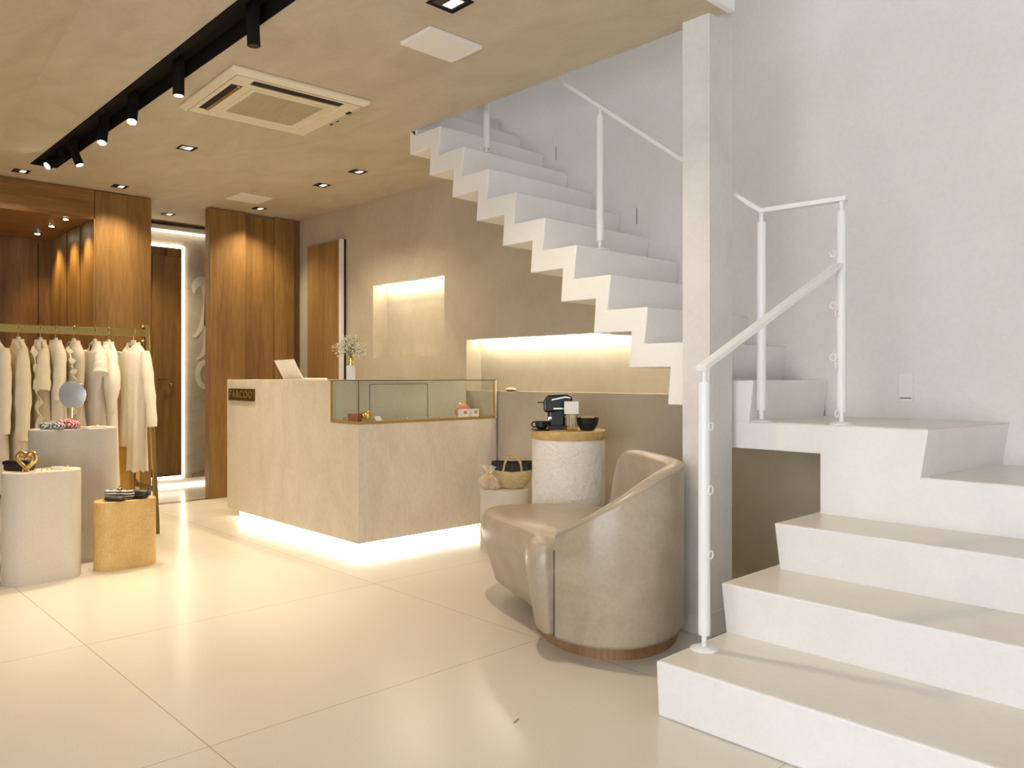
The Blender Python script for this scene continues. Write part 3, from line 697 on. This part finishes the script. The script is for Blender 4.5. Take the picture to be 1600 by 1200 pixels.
# ---- on the pale front pedestal (top z .606)
cl = thing('clutch_bag', 'dark clutch bag lying behind the gold heart', 'bag', (-5.052, 1.045, .606), VR)
B().box(-.075, .075, -.03, .03, 0, .058).make('body', flat('dark brown satin', (.03, .015, .012), .35), cl, bevel=.012, seg=4)
B().box(-.075, .075, -.032, -.029, .035, .055).make('flap', flat('black satin', (.012, .012, .014), .3), cl, bevel=.002)
t = thing('heart_ornament', 'open gold wire heart on the pale left pedestal', 'heart ornament', (-4.965, 1.062, .606), VR-PI/2)
heart(.052, .010, 'tube').make('wire_heart', GOLDM, t, smooth=True); heart(.036, .006, 'tube').make('inner_heart', GOLDM, t, smooth=True, loc=(.012, 0, .012))
t = thing('card_holder', 'small white jewellery card on the right of the pale pedestal', 'card', (-4.955, 1.215, .606), VR)
B().box(-.04, .03, -.012, .012, .004, .016).make('card', WPL, t, bevel=.002); B().torus((.05, 0, .010), .010, .0025, 'y').make('ring', GOLDM, t, smooth=True)
k = 0
for (x, y) in [(-4.925, 1.035), (-4.918, 1.062), (-4.915, 1.09), (-4.913, 1.12), (-4.94, 1.155), (-4.945, 1.175)]:
    labs = ['gold ring at the front left of the heart', 'gold ring right under the heart', 'gold ring just right of the heart', 'gold ring with pearl farthest right of the heart row', 'gold ring left of the white jewellery card', 'gold ring touching the white jewellery card']
    b = B().torus((0, 0, .0095), .0075, .002, 'y', 14); b.ball((0, 0, .018), .004, n=6)
    tag(b.make('ring', GOLDM, smooth=True, loc=(x, y, .606)), labs[k], 'ring', 'gold rings on the pale pedestal'); k += 1

# ---- on the ochre pedestal (top z .40)
scrunchie('black and white striped knotted headband on the ochre pedestal', (-4.994, 1.547, .402), BLKST, VR, 1.2)['category'] = 'headband'
def puff(label, locv, rz, L, Hh):
    t = thing('headband', label, 'headband', locv, rz, 'black accessories on the ochre pedestal')
    b = B(); rg = []; n = 12
    for i in range(n+1):
        u = -1+2*i/n; r = (1-u**4)**.5*.9+.1 if abs(u) < 1 else .12
        rg.append([(u*L, .030*r*math.cos(k), Hh*(.5+.5*math.sin(k)*r)) for k in [2*PI*j/16 for j in range(16)]])
    b.rings(rg).make('cloth', BLK, t, smooth=True)
    B().box(-L-.012, -L+.004, -.008, .008, .004, .018).make('clasp', GOLDM, t, bevel=.002); return t
puff('plain black knotted headband at the right of the ochre pedestal', (-4.946, 1.635, .40), VR, .070, .055)
puff('slim plain black headband in front of the striped one', (-4.939, 1.505, .40), VR, .062, .028)

# ================================================================ CLOTHES RACK
rk = thing('clothes_rack', 'polished brass clothes rack with a leaning end frame', 'clothes rack', (-6.1, 2.07, 0))
RZ = 1.478
def sq(p0, p1, s, name, mat=BRASS): beam(p0, p1, s, s).make(name, mat, rk, bevel=.002)
beam((0, -1.6, RZ-.03), (0, .02, RZ-.03), .02, .055).make('hanging_bar', BRASS, rk, bevel=.002)
for s in (1, -1):
    for y in (.0, -1.58):
        beam((s*.01, y, RZ+.03), (s*.24, y+.0, 0), .03, .03).make('leg', BRASS, rk, bevel=.002)
for y in (.0, -1.58):
    b = B().box(-.20, .20, y-.012, y+.012, .30, .33); b.make('cross_bar', BRASS, rk)
for z in (RZ+.02, RZ-.085): B().ball((.03, -.03, z), .012).make('knob', GOLDM, rk, smooth=True)
# brass edge plate behind the rack, seen below the long dress
B().box(-.05, .02, -.30, -.12, 0.005, .62).make('shoe_panel', flat('amber brass panel', (.72, .42, .10), .22, .9), rk)

def hanger(label, y, rz, grp='wooden hangers on the brass rack'):
    t = thing('hanger', label, 'hanger', (-6.1, y, RZ), rz, grp)
    pts = [(-.018, 0, -.05), (-.014, 0, -.004), (0, 0, .006), (.015, 0, -.004), (.015, 0, -.03), (.002, 0, -.055), (0, 0, -.11)]
    B().tube(cat_open(pts, 4), .0025, 6).make('hook', GOLDM, t, smooth=True)
    b = B(); P = cat_open([(-.10, -.165), (-.07, -.140), (-.03, -.115), (0, -.108), (.03, -.115), (.07, -.140), (.10, -.165)], 4)
    b.rings([[(x, -.007, z-.012), (x, .007, z-.012), (x, .007, z+.01), (x, -.007, z+.01)] for x, z in P]).make('shoulder_bar', CREAMPL, t, bevel=.003)
    B().box(-.02, .02, -.009, .009, -.135, -.085).make('neck_block', CREAMPL, t, bevel=.004)
    return t
def garment(name, label, y, rz, mat, L=.95, sw=.19, waist=.15, hem=.19, dep=.05, neck=.075, sleeve=None, ruffle=0, collar=True, seed=0, ztop=-.115, placket=False, vneck=0, xoff=0):
    rnd = random.Random(seed)
    t = thing(name, label, 'garment', (-6.1+xoff, y, RZ), rz, 'white garments on the brass rack')
    n = 48; rg = []; ph = rnd.uniform(0, 6)
    prof = [(0, neck, .030), (.012, neck+.02, .036), (.045, sw*.72, .045), (.075, sw*.97, .05), (.12, sw, dep), (.22, sw*.93, dep*1.05), (.38*1, waist, dep*.95)]
    m = 9
    for i in range(1, m+1):
        u = i/m; prof.append((.38+(L-.38)*u, waist+(hem-waist)*u**.8, dep*(.95+.35*u)))
    for d, wdt, dp in prof:
        f = min(1, max(0, (d-.12)/.5)); ring = []
        for j in range(n):
            a = 2*PI*j/n; c, s = math.cos(a), math.sin(a)
            wob = 1+f*(.10*math.sin(7*a+ph+d*2)+.06*math.sin(13*a+ph*2))
            zz = ztop-d
            if d < .02 and s < 0: zz -= vneck*(1-abs(c))
            if d > L-.01: zz += .012*math.sin(9*a+ph)
            ring.append((wdt*math.copysign(abs(c)**.85, c), dp*s*wob*(1 if f < 1 else 1), zz))
        rg.append(ring)
    B().rings(rg, cap=False).make('body', mat, t, smooth=True, subd=1, ang=80)
    if collar:
        B().rings([[((neck+.006)*k*math.cos(2*PI*j/28), (.036)*k*math.sin(2*PI*j/28), ztop+z-(vneck*.9*(1-abs(math.cos(2*PI*j/28))) if j > 14 else 0)) for j in range(28)] for k, z in ((1.03, -.012), (.98, .012), (.9, .014), (.88, -.01))], cap=False).make('collar', mat, t, smooth=True)
    if sleeve:
        for s in (-1, 1):
            P, Rr = [], []
            for i in range(11):
                u = i/10; Ls = sleeve['len']
                P.append((s*(sw*.93+.035*math.sin(u*1.6)+sleeve.get('out', .02)*u), -.006-.03*u, ztop-.055-Ls*u)); r0, r1, r2 = sleeve['r']
                r = r0+(r1-r0)*min(1, u*2) if u < .5 else r1+(r2-r1)*(u-.5)*2
                if i == 0: r *= .75
                Rr.append(r*(1+.07*math.sin(i*2.1+seed)))
            B().tube(P, Rr, 16).make('sleeve', mat, t, smooth=True, ang=80)
    if ruffle:
        for s in (-1, 1):
            rg = []
            for i in range(25):
                u = i/24; z = ztop-.03-.50*u*ruffle
                w_ = .035*math.sin(u*PI)**.5*(1+.25*math.sin(i*1.9)); x0 = s*(.07+.08*math.sin(u*2.4))
                rg.append([(x0, -dep-.006, z), (x0+s*w_*.6, -dep-.02-.012*math.sin(i*1.7), z-.005), (x0+s*w_*1.3, -dep-.006+.018*math.sin(i*1.9), z-.014), (x0+s*w_*1.25, -dep-.002+.018*math.sin(i*1.9), z-.014), (x0+s*w_*.6, -dep-.012-.012*math.sin(i*1.7), z-.005)])
            B().rings(rg).make('ruffle', mat, t, smooth=True, ang=80)
    if placket:
        B().tube([(0, -dep*1.02, ztop-.02-.05*i) for i in range(1, int((L-.03)/.05))], .0045, 6).make('placket', CREAMC[3], t)
    return t
# (name, label, y, rotation, material, options)
gs = [
 ('jacket', 'ivory garment at the far left end of the rack, cut by the picture edge', 1.11, .30, 0, dict(L=1.0, sw=.15, waist=.12, hem=.17, neck=.05, sleeve=dict(len=.55, r=(.04, .042, .035)), seed=1)),
 ('jacket', 'plain cream long-sleeved coat second from the left end of the rack', 1.255, .10, 1, dict(L=1.05, sw=.115, waist=.10, hem=.16, neck=.030, sleeve=dict(len=.60, r=(.035, .05, .036), out=.05), seed=2)),
 ('blouse', 'cream lace blouse with frilled sleeves beside the plain coat', 1.385, .05, 1, dict(L=.92, sw=.105, waist=.095, hem=.14, neck=.030, ruffle=1.6, sleeve=dict(len=.27, r=(.030, .042, .055)), seed=3)),
 ('dress', 'plain ivory dress hanging behind the round mirror', 1.478, .05, 2, dict(L=.95, sw=.135, waist=.125, hem=.17, neck=.055, sleeve=dict(len=.34, r=(.035, .038, .034), out=0), seed=4)),
 ('blouse', 'greyish beige blouse with draped shoulder ruffles', 1.59, .10, 3, dict(L=.62, sw=.14, waist=.10, hem=.15, neck=.06, ruffle=1.0, vneck=.05, seed=5)),
 ('blouse', 'off-white wrap top with a grey lining showing at the sleeve', 1.725, .05, 4, dict(L=.66, sw=.135, waist=.10, hem=.16, neck=.05, vneck=.10, sleeve=dict(len=.16, r=(.035, .045, .05), out=.05), seed=6)),
 ('blouse', 'white puff-sleeved blouse next to the long white dress', 1.815, 0, 5, dict(L=1.02, sw=.11, waist=.095, hem=.12, neck=.026, sleeve=dict(len=.44, r=(.030, .058, .022), out=.04), seed=7)),
 ('dress', 'long white button-front dress at the right end of the rack', 1.985, .45, 6, dict(L=.92, sw=.125, waist=.105, hem=.12, neck=.05, vneck=.05, placket=True, sleeve=dict(len=.54, r=(.038, .038, .034), out=.06), seed=8)),
]
for i, (nm, lab, y, rzz, mi, kw) in enumerate(gs):
    garment(nm, lab, y, rzz, CREAMC[mi], **kw)
    hanger('wooden hanger inside the '+lab, y, rzz) if len(lab) < 60 else hanger('hanger holding the '+' '.join(lab.split()[:7]), y, rzz)

# ================================================================ SWIVEL CHAIR (local x = right in view, y = away)
CR, CW = .36, 3.62
ch = thing('swivel_armchair', 'large taupe leather swivel chair with a curved sloping back', 'armchair', vloc(CR, CW, 0), VR)
def L2(p): return (p[0]-CR, p[1]-CW)
topo = [(.170, 3.160), (.132, 3.142), (.088, 3.165), (.060, 3.23), (.056, 3.32), (.066, 3.42), (.0, 3.57), (-.10, 3.78), (-.155, 4.00), (-.10, 4.17), (.10, 4.25), (.37, 4.22), (.54, 4.06), (.62, 3.85), (.665, 3.6), (.665, 3.4), (.60, 3.20), (.48, 3.09), (.30, 3.10), (.22, 3.14)]
boto = [(.170, 3.166), (.145, 3.165), (.112, 3.20), (.096, 3.27), (.098, 3.36), (.105, 3.46), (.065, 3.60), (-.015, 3.80), (-.085, 4.03), (-.04, 4.13), (.12, 4.18), (.37, 4.14), (.50, 4.02), (.59, 3.85), (.655, 3.6), (.655, 3.4), (.59, 3.21), (.48, 3.10), (.30, 3.11), (.22, 3.145)]
tp = cat_closed([L2(p) for p in topo], 8); bt = cat_closed([L2(p) for p in boto], 8)
def inset(P, d):
    out = []; n = len(P)
    for i in range(n):
        a, c = Vector(P[i-1]), Vector(P[(i+1) % n]); t_ = (c-a).normalized(); nn = Vector((-t_.y, t_.x)); out.append((P[i][0]-nn.x*d, P[i][1]-nn.y*d))
    return out
def area(P): return sum(P[i][0]*P[(i+1) % len(P)][1]-P[(i+1) % len(P)][0]*P[i][1] for i in range(len(P)))
sg_ = -1 if area(tp) > 0 else 1
lay = []
ZS = .448
for z, u, d in ((.085, 0, .02), (.10, 0, .0), (.20, .42, 0), (.30, .80, -.002), (.35, .97, -.003), (.385, 1, .0), (.412, 1, .004), (.430, 1, .010), (.442, 1, .018), (ZS, 1, .028)):
    P = [(bt[i][0]+(tp[i][0]-bt[i][0])*u, bt[i][1]+(tp[i][1]-bt[i][1])*u) for i in range(len(tp))]
    lay.append([(p[0], p[1], z) for p in inset(P, d*sg_)])
B().rings(lay).make('seat', LEATH, ch, smooth=True, ang=60)
ZB = .072
# shell: outer path (right, away, top height)
so = [(.170, 3.160, .50), (.30, 3.055, .59), (.47, 3.04, .68), (.62, 3.14, .742), (.715, 3.30, .762), (.742, 3.46, .765), (.725, 3.63, .765), (.69, 3.80, .765), (.65, 3.96, .760), (.62, 4.06, .73), (.60, 4.13, .60), (.59, 4.17, .46)]
sp = cat_open([(*L2(p), p[2]) for p in so], 6)
rg = []
for i, p in enumerate(sp):
    a, c = Vector(sp[max(0, i-1)][:2]), Vector(sp[min(len(sp)-1, i+1)][:2]); t_ = (c-a).normalized(); nn = Vector((-t_.y, t_.x))  # inward
    th = .085
    r = .028; hz_ = p[2]
    def Q(off, z): return (p[0]+nn.x*off, p[1]+nn.y*off, z)
    rg.append([Q(.012, ZB), Q(.0, ZB+.02), Q(0, hz_-r), Q(.004, hz_-r*.55), Q(.012, hz_-r*.2), Q(.028, hz_), Q(th-.035, hz_), Q(th-.016, hz_-r*.3), Q(th-.004, hz_-r*.8), Q(th, hz_-r*1.8), Q(th+.02, .40), Q(th+.02, ZB)])
bkr = B().rings(rg).make('backrest', LEATH, ch, smooth=True, ang=60)
# piping along the shell's outer top edge and the front seam
B().tube([(rr[3][0], rr[3][1], rr[3][2]+.001) for rr in rg], .0035, 8).make('piping', LEATH, bkr, smooth=True)
B().tube([(rg[0][1][0]-.003, rg[0][1][1]-.001, z) for z in (.09, .2, .3, .43)], .003, 6).make('seam', flat('dark seam', (.10, .08, .06), .8), ch)
B().lathe([(.30, 0), (.30, .084)], (.065, .02), 64, sx=1.08, sy=1.69).make('base', BASEW, ch, smooth=True)

# ================================================================ CEILING FITTINGS
# black slot with track and spots
tr = thing('light_track', 'long black recessed track running across the ceiling', 'light track', (-4.3, 1.535, H))
b = B().box(-2.378, 2.348, -.0895, -.086, .001, .09).box(-2.378, 2.348, .086, .0895, .001, .09).box(-2.378, 2.348, -.0895, .0895, .085, .09).box(-2.379, -2.374, -.09, .09, .001, .09)
b.make('channel', TRACKM, tr)
b = B().box(-2.36, 2.34, -.045, -.005, .045, .085); b.make('rail', TRACKM, tr)
B().box(-2.36, 2.34, -.086, -.080, -.004, .002).make('channel_lip', TRACKM, tr)
spots = [(-3.28, (.02, .04, -1), 0, 'nearest black track spotlight, unlit, cut by the frame'), (-4.12, (0, 0, -1), .35, 'second black track spotlight from the front, hanging straight down'), (-4.80, (.40, -.20, -1), 1, 'third black track spotlight from the front, shining brightly'), (-5.33, (.30, -.20, -1), 1, 'fourth black track spotlight from the front, shining brightly'), (-6.0, (.30, .30, -1), .3, 'fifth black track spotlight, unlit, tilted to the right'), (-6.32, (.25, -.9, -.75), 1, 'farthest black track spotlight, shining at the far end')]
for x, aim, on, lab in spots:
    d = Vector(aim).normalized(); s = thing('track_spotlight', lab, 'spotlight', (x, 1.560, H+.05), 0, 'black spotlights on the ceiling track')
    B().box(-.03, .03, -.02, .02, -.05, .02).make('adapter', TRACKM, s)
    p0 = Vector((0, 0, -.06)); p1 = p0+d*.118
    hs = B().tube([p0-d*.02, p1], .028, 20).make('housing', TRACKM, s, smooth=True)
    B().tube([p1-d*.006, p1+d*.0015], .024, 16).make('lens', LAMP if on == 1 else (LAMPS if on else BLKG), hs)
    if on == 1: spot(s, p1+d*.01, 80, 75, d, (1, .84, .60))
    elif on: spot(s, p1+d*.01, 45, 60, d, (1, .84, .60))
# recessed square downlights
dl = [(-6.943, 1.447, 'square downlight above the header of the wooden closet'), (-6.942, 2.151, 'square downlight between the closet and the long track'), (-5.464, 2.125, 'square downlight between the air conditioner and the closet'), (-7.80, 2.855, 'square downlight in the fitting room ceiling'), (-6.96, 3.373, 'square downlight nearest the wooden partition'), (-5.757, 3.334, 'left one of two square downlights near the stair void'), (-5.193, 3.315, 'right one of two square downlights near the stair void'), (-2.582, 2.098, 'square downlight at the top edge above the white ceiling panel'),
      (-3.6, .45, 'added unseen square downlight over the left front floor beside the closet run'), (-5.2, .45, 'added unseen square downlight farther along the left side of the ceiling'), (-5.2, -1.2, 'added unseen square downlight deep in the left side of the room'), (-3.6, -1.2, 'added unseen square downlight near the left front corner of the room'), (-7.0, -.2, 'added unseen square downlight in front of the closet header at the far left')]  # this row is out of view, added as warm fill light
def make_dl():
    t = thing('downlight', '', 'light', (0, 0, H), 0, 'square recessed downlights')
    b = B().box(-.055, .055, -.055, -.044, -.004, -.0005).box(-.055, .055, .044, .055, -.004, -.0005).box(-.055, -.044, -.044, .044, -.004, -.0005).box(.044, .055, -.044, .044, -.004, -.0005)
    b.make('frame', TRACKM, t); B().box(-.044, .044, -.044, .044, -.002, -.0008).make('baffle', BLKG, t)
    B().box(-.03, .034, -.006, .03, -.0035, -.002).make('lens', LAMPS, t); return t
p0 = make_dl()
for i, (x, y, lab) in enumerate(dl):
    o = p0 if i == 0 else copy_tree(p0)
    o.location = (x, y, H); o['label'] = lab
    if i == 7: o.scale = (1.3, 1.3, 1)
    pw = SPOT_W*(1.5 if i >= 8 else 1); z_ = -.012
    if i == 7: pw = SPOT_W*.7
    if i in (0, 1, 4): pw = SPOT_W*.62
    if i in (5, 6): pw = SPOT_W*.6
    spot(o, (0, 0, z_), pw, 115, (0, 0, -1))
# air conditioner cassette
ac = thing('air_conditioner', 'square cream cassette air conditioner set in the ceiling', 'air conditioner', (-4.225, 2.14, H), math.radians(-2.5))
b = B(); b.rings([[(sx_*k, sy_*k, z) for sx_, sy_ in ((-.40, -.40), (.40, -.40), (.40, .40), (-.40, .40))] for z, k in ((-.001, 1.0), (-.014, 1.0), (-.034, .93))]); b.make('casing', CREAMPL, ac, bevel=.003)
def frame(name, h, w_, z0, z1, mat):
    B().box(-h, h, -h, -h+w_, z0, z1).box(-h, h, h-w_, h, z0, z1).box(-h, -h+w_, -h+w_, h-w_, z0, z1).box(h-w_, h, -h+w_, h-w_, z0, z1).make(name, mat, ac)
frame('panel_seam', .365, .003, -.0355, -.034, flat('seam shade', (.35, .29, .2), .8))
B().box(-.225, .225, -.225, .225, -.040, -.034).make('grille_panel', CREAMPL, ac, bevel=.003)
GR = flat('grille slat', (.62, .53, .36), .6)
B().box(-.20, .20, -.20, .20, -.0415, -.040).make('grille_back', flat('grille dark', (.22, .18, .11), .8), ac)
b = B()
for i in range(29): b.box(-.20, .20, -.2+.0138*i, -.2+.0138*i+.0065, -.0445, -.0415)
for i in range(17): b.box(-.2+.0247*i, -.2+.0247*i+.004, -.20, .20, -.0435, -.0415)
b.make('grille', GR, ac)
for k, (op) in enumerate((1, 1, 0, 0)):
    a = k*PI/2 - PI/2 if False else 0
def slotb(x0, x1, y0, y1, z0, z1, name, mat): B().box(x0, x1, y0, y1, z0, z1).make(name, mat, ac)
slotb(-.26, .22, -.335, -.275, -.0352, -.034, 'air_slot', DARK); slotb(-.255, .215, -.305, -.285, -.043, -.0352, 'flap', CHR)
slotb(.275, .335, -.26, .26, -.0352, -.034, 'air_slot', DARK); slotb(.290, .305, -.255, .255, -.043, -.0352, 'flap', CHR)
slotb(-.255, .255, .275, .335, -.038, -.034, 'flap', CREAMPL); slotb(-.335, -.275, -.255, .255, -.038, -.034, 'flap', CREAMPL)
slotb(.20, .24, .345, .365, -.040, -.034, 'latch', BLK); slotb(-.06, -.03, .38, .392, -.034, -.031, 'sensor', BLK); slotb(.02, .045, .38, .39, -.034, -.031, 'sensor', BLK)
# white ceiling panels
tag(B().box(-.115, .115, -.155, .155, -.018, -.0005).make('ceiling_panel', WPL, bevel=.003, loc=(-2.927, 2.328, H)), 'white rectangular panel on the ceiling near the stair void', 'ceiling panel', 'white ceiling panels')
tag(B().box(-.145, .145, -.15, .15, -.014, -.0005).make('ceiling_panel', WPL, bevel=.003, loc=(-6.597, 3.106, H)), 'white square panel on the ceiling before the wooden partition', 'ceiling panel', 'white ceiling panels')
# leaf scrap on the floor
b = B(); b.rings([[(x, -w_, .0008), (x, w_, .0008), (x, w_, .0022), (x, -w_, .0022)] for x, w_ in ((-.02, .0008), (-.008, .003), (.006, .003), (.02, .0008))])
tag(b.make('dry_leaf', flat('dry leaf', (.35, .22, .09), .8), loc=(-1.86, 1.79, 0)), 'tiny dry brown leaf scrap lying on the cream floor', 'leaf').rotation_euler = (0, 0, 1.9)
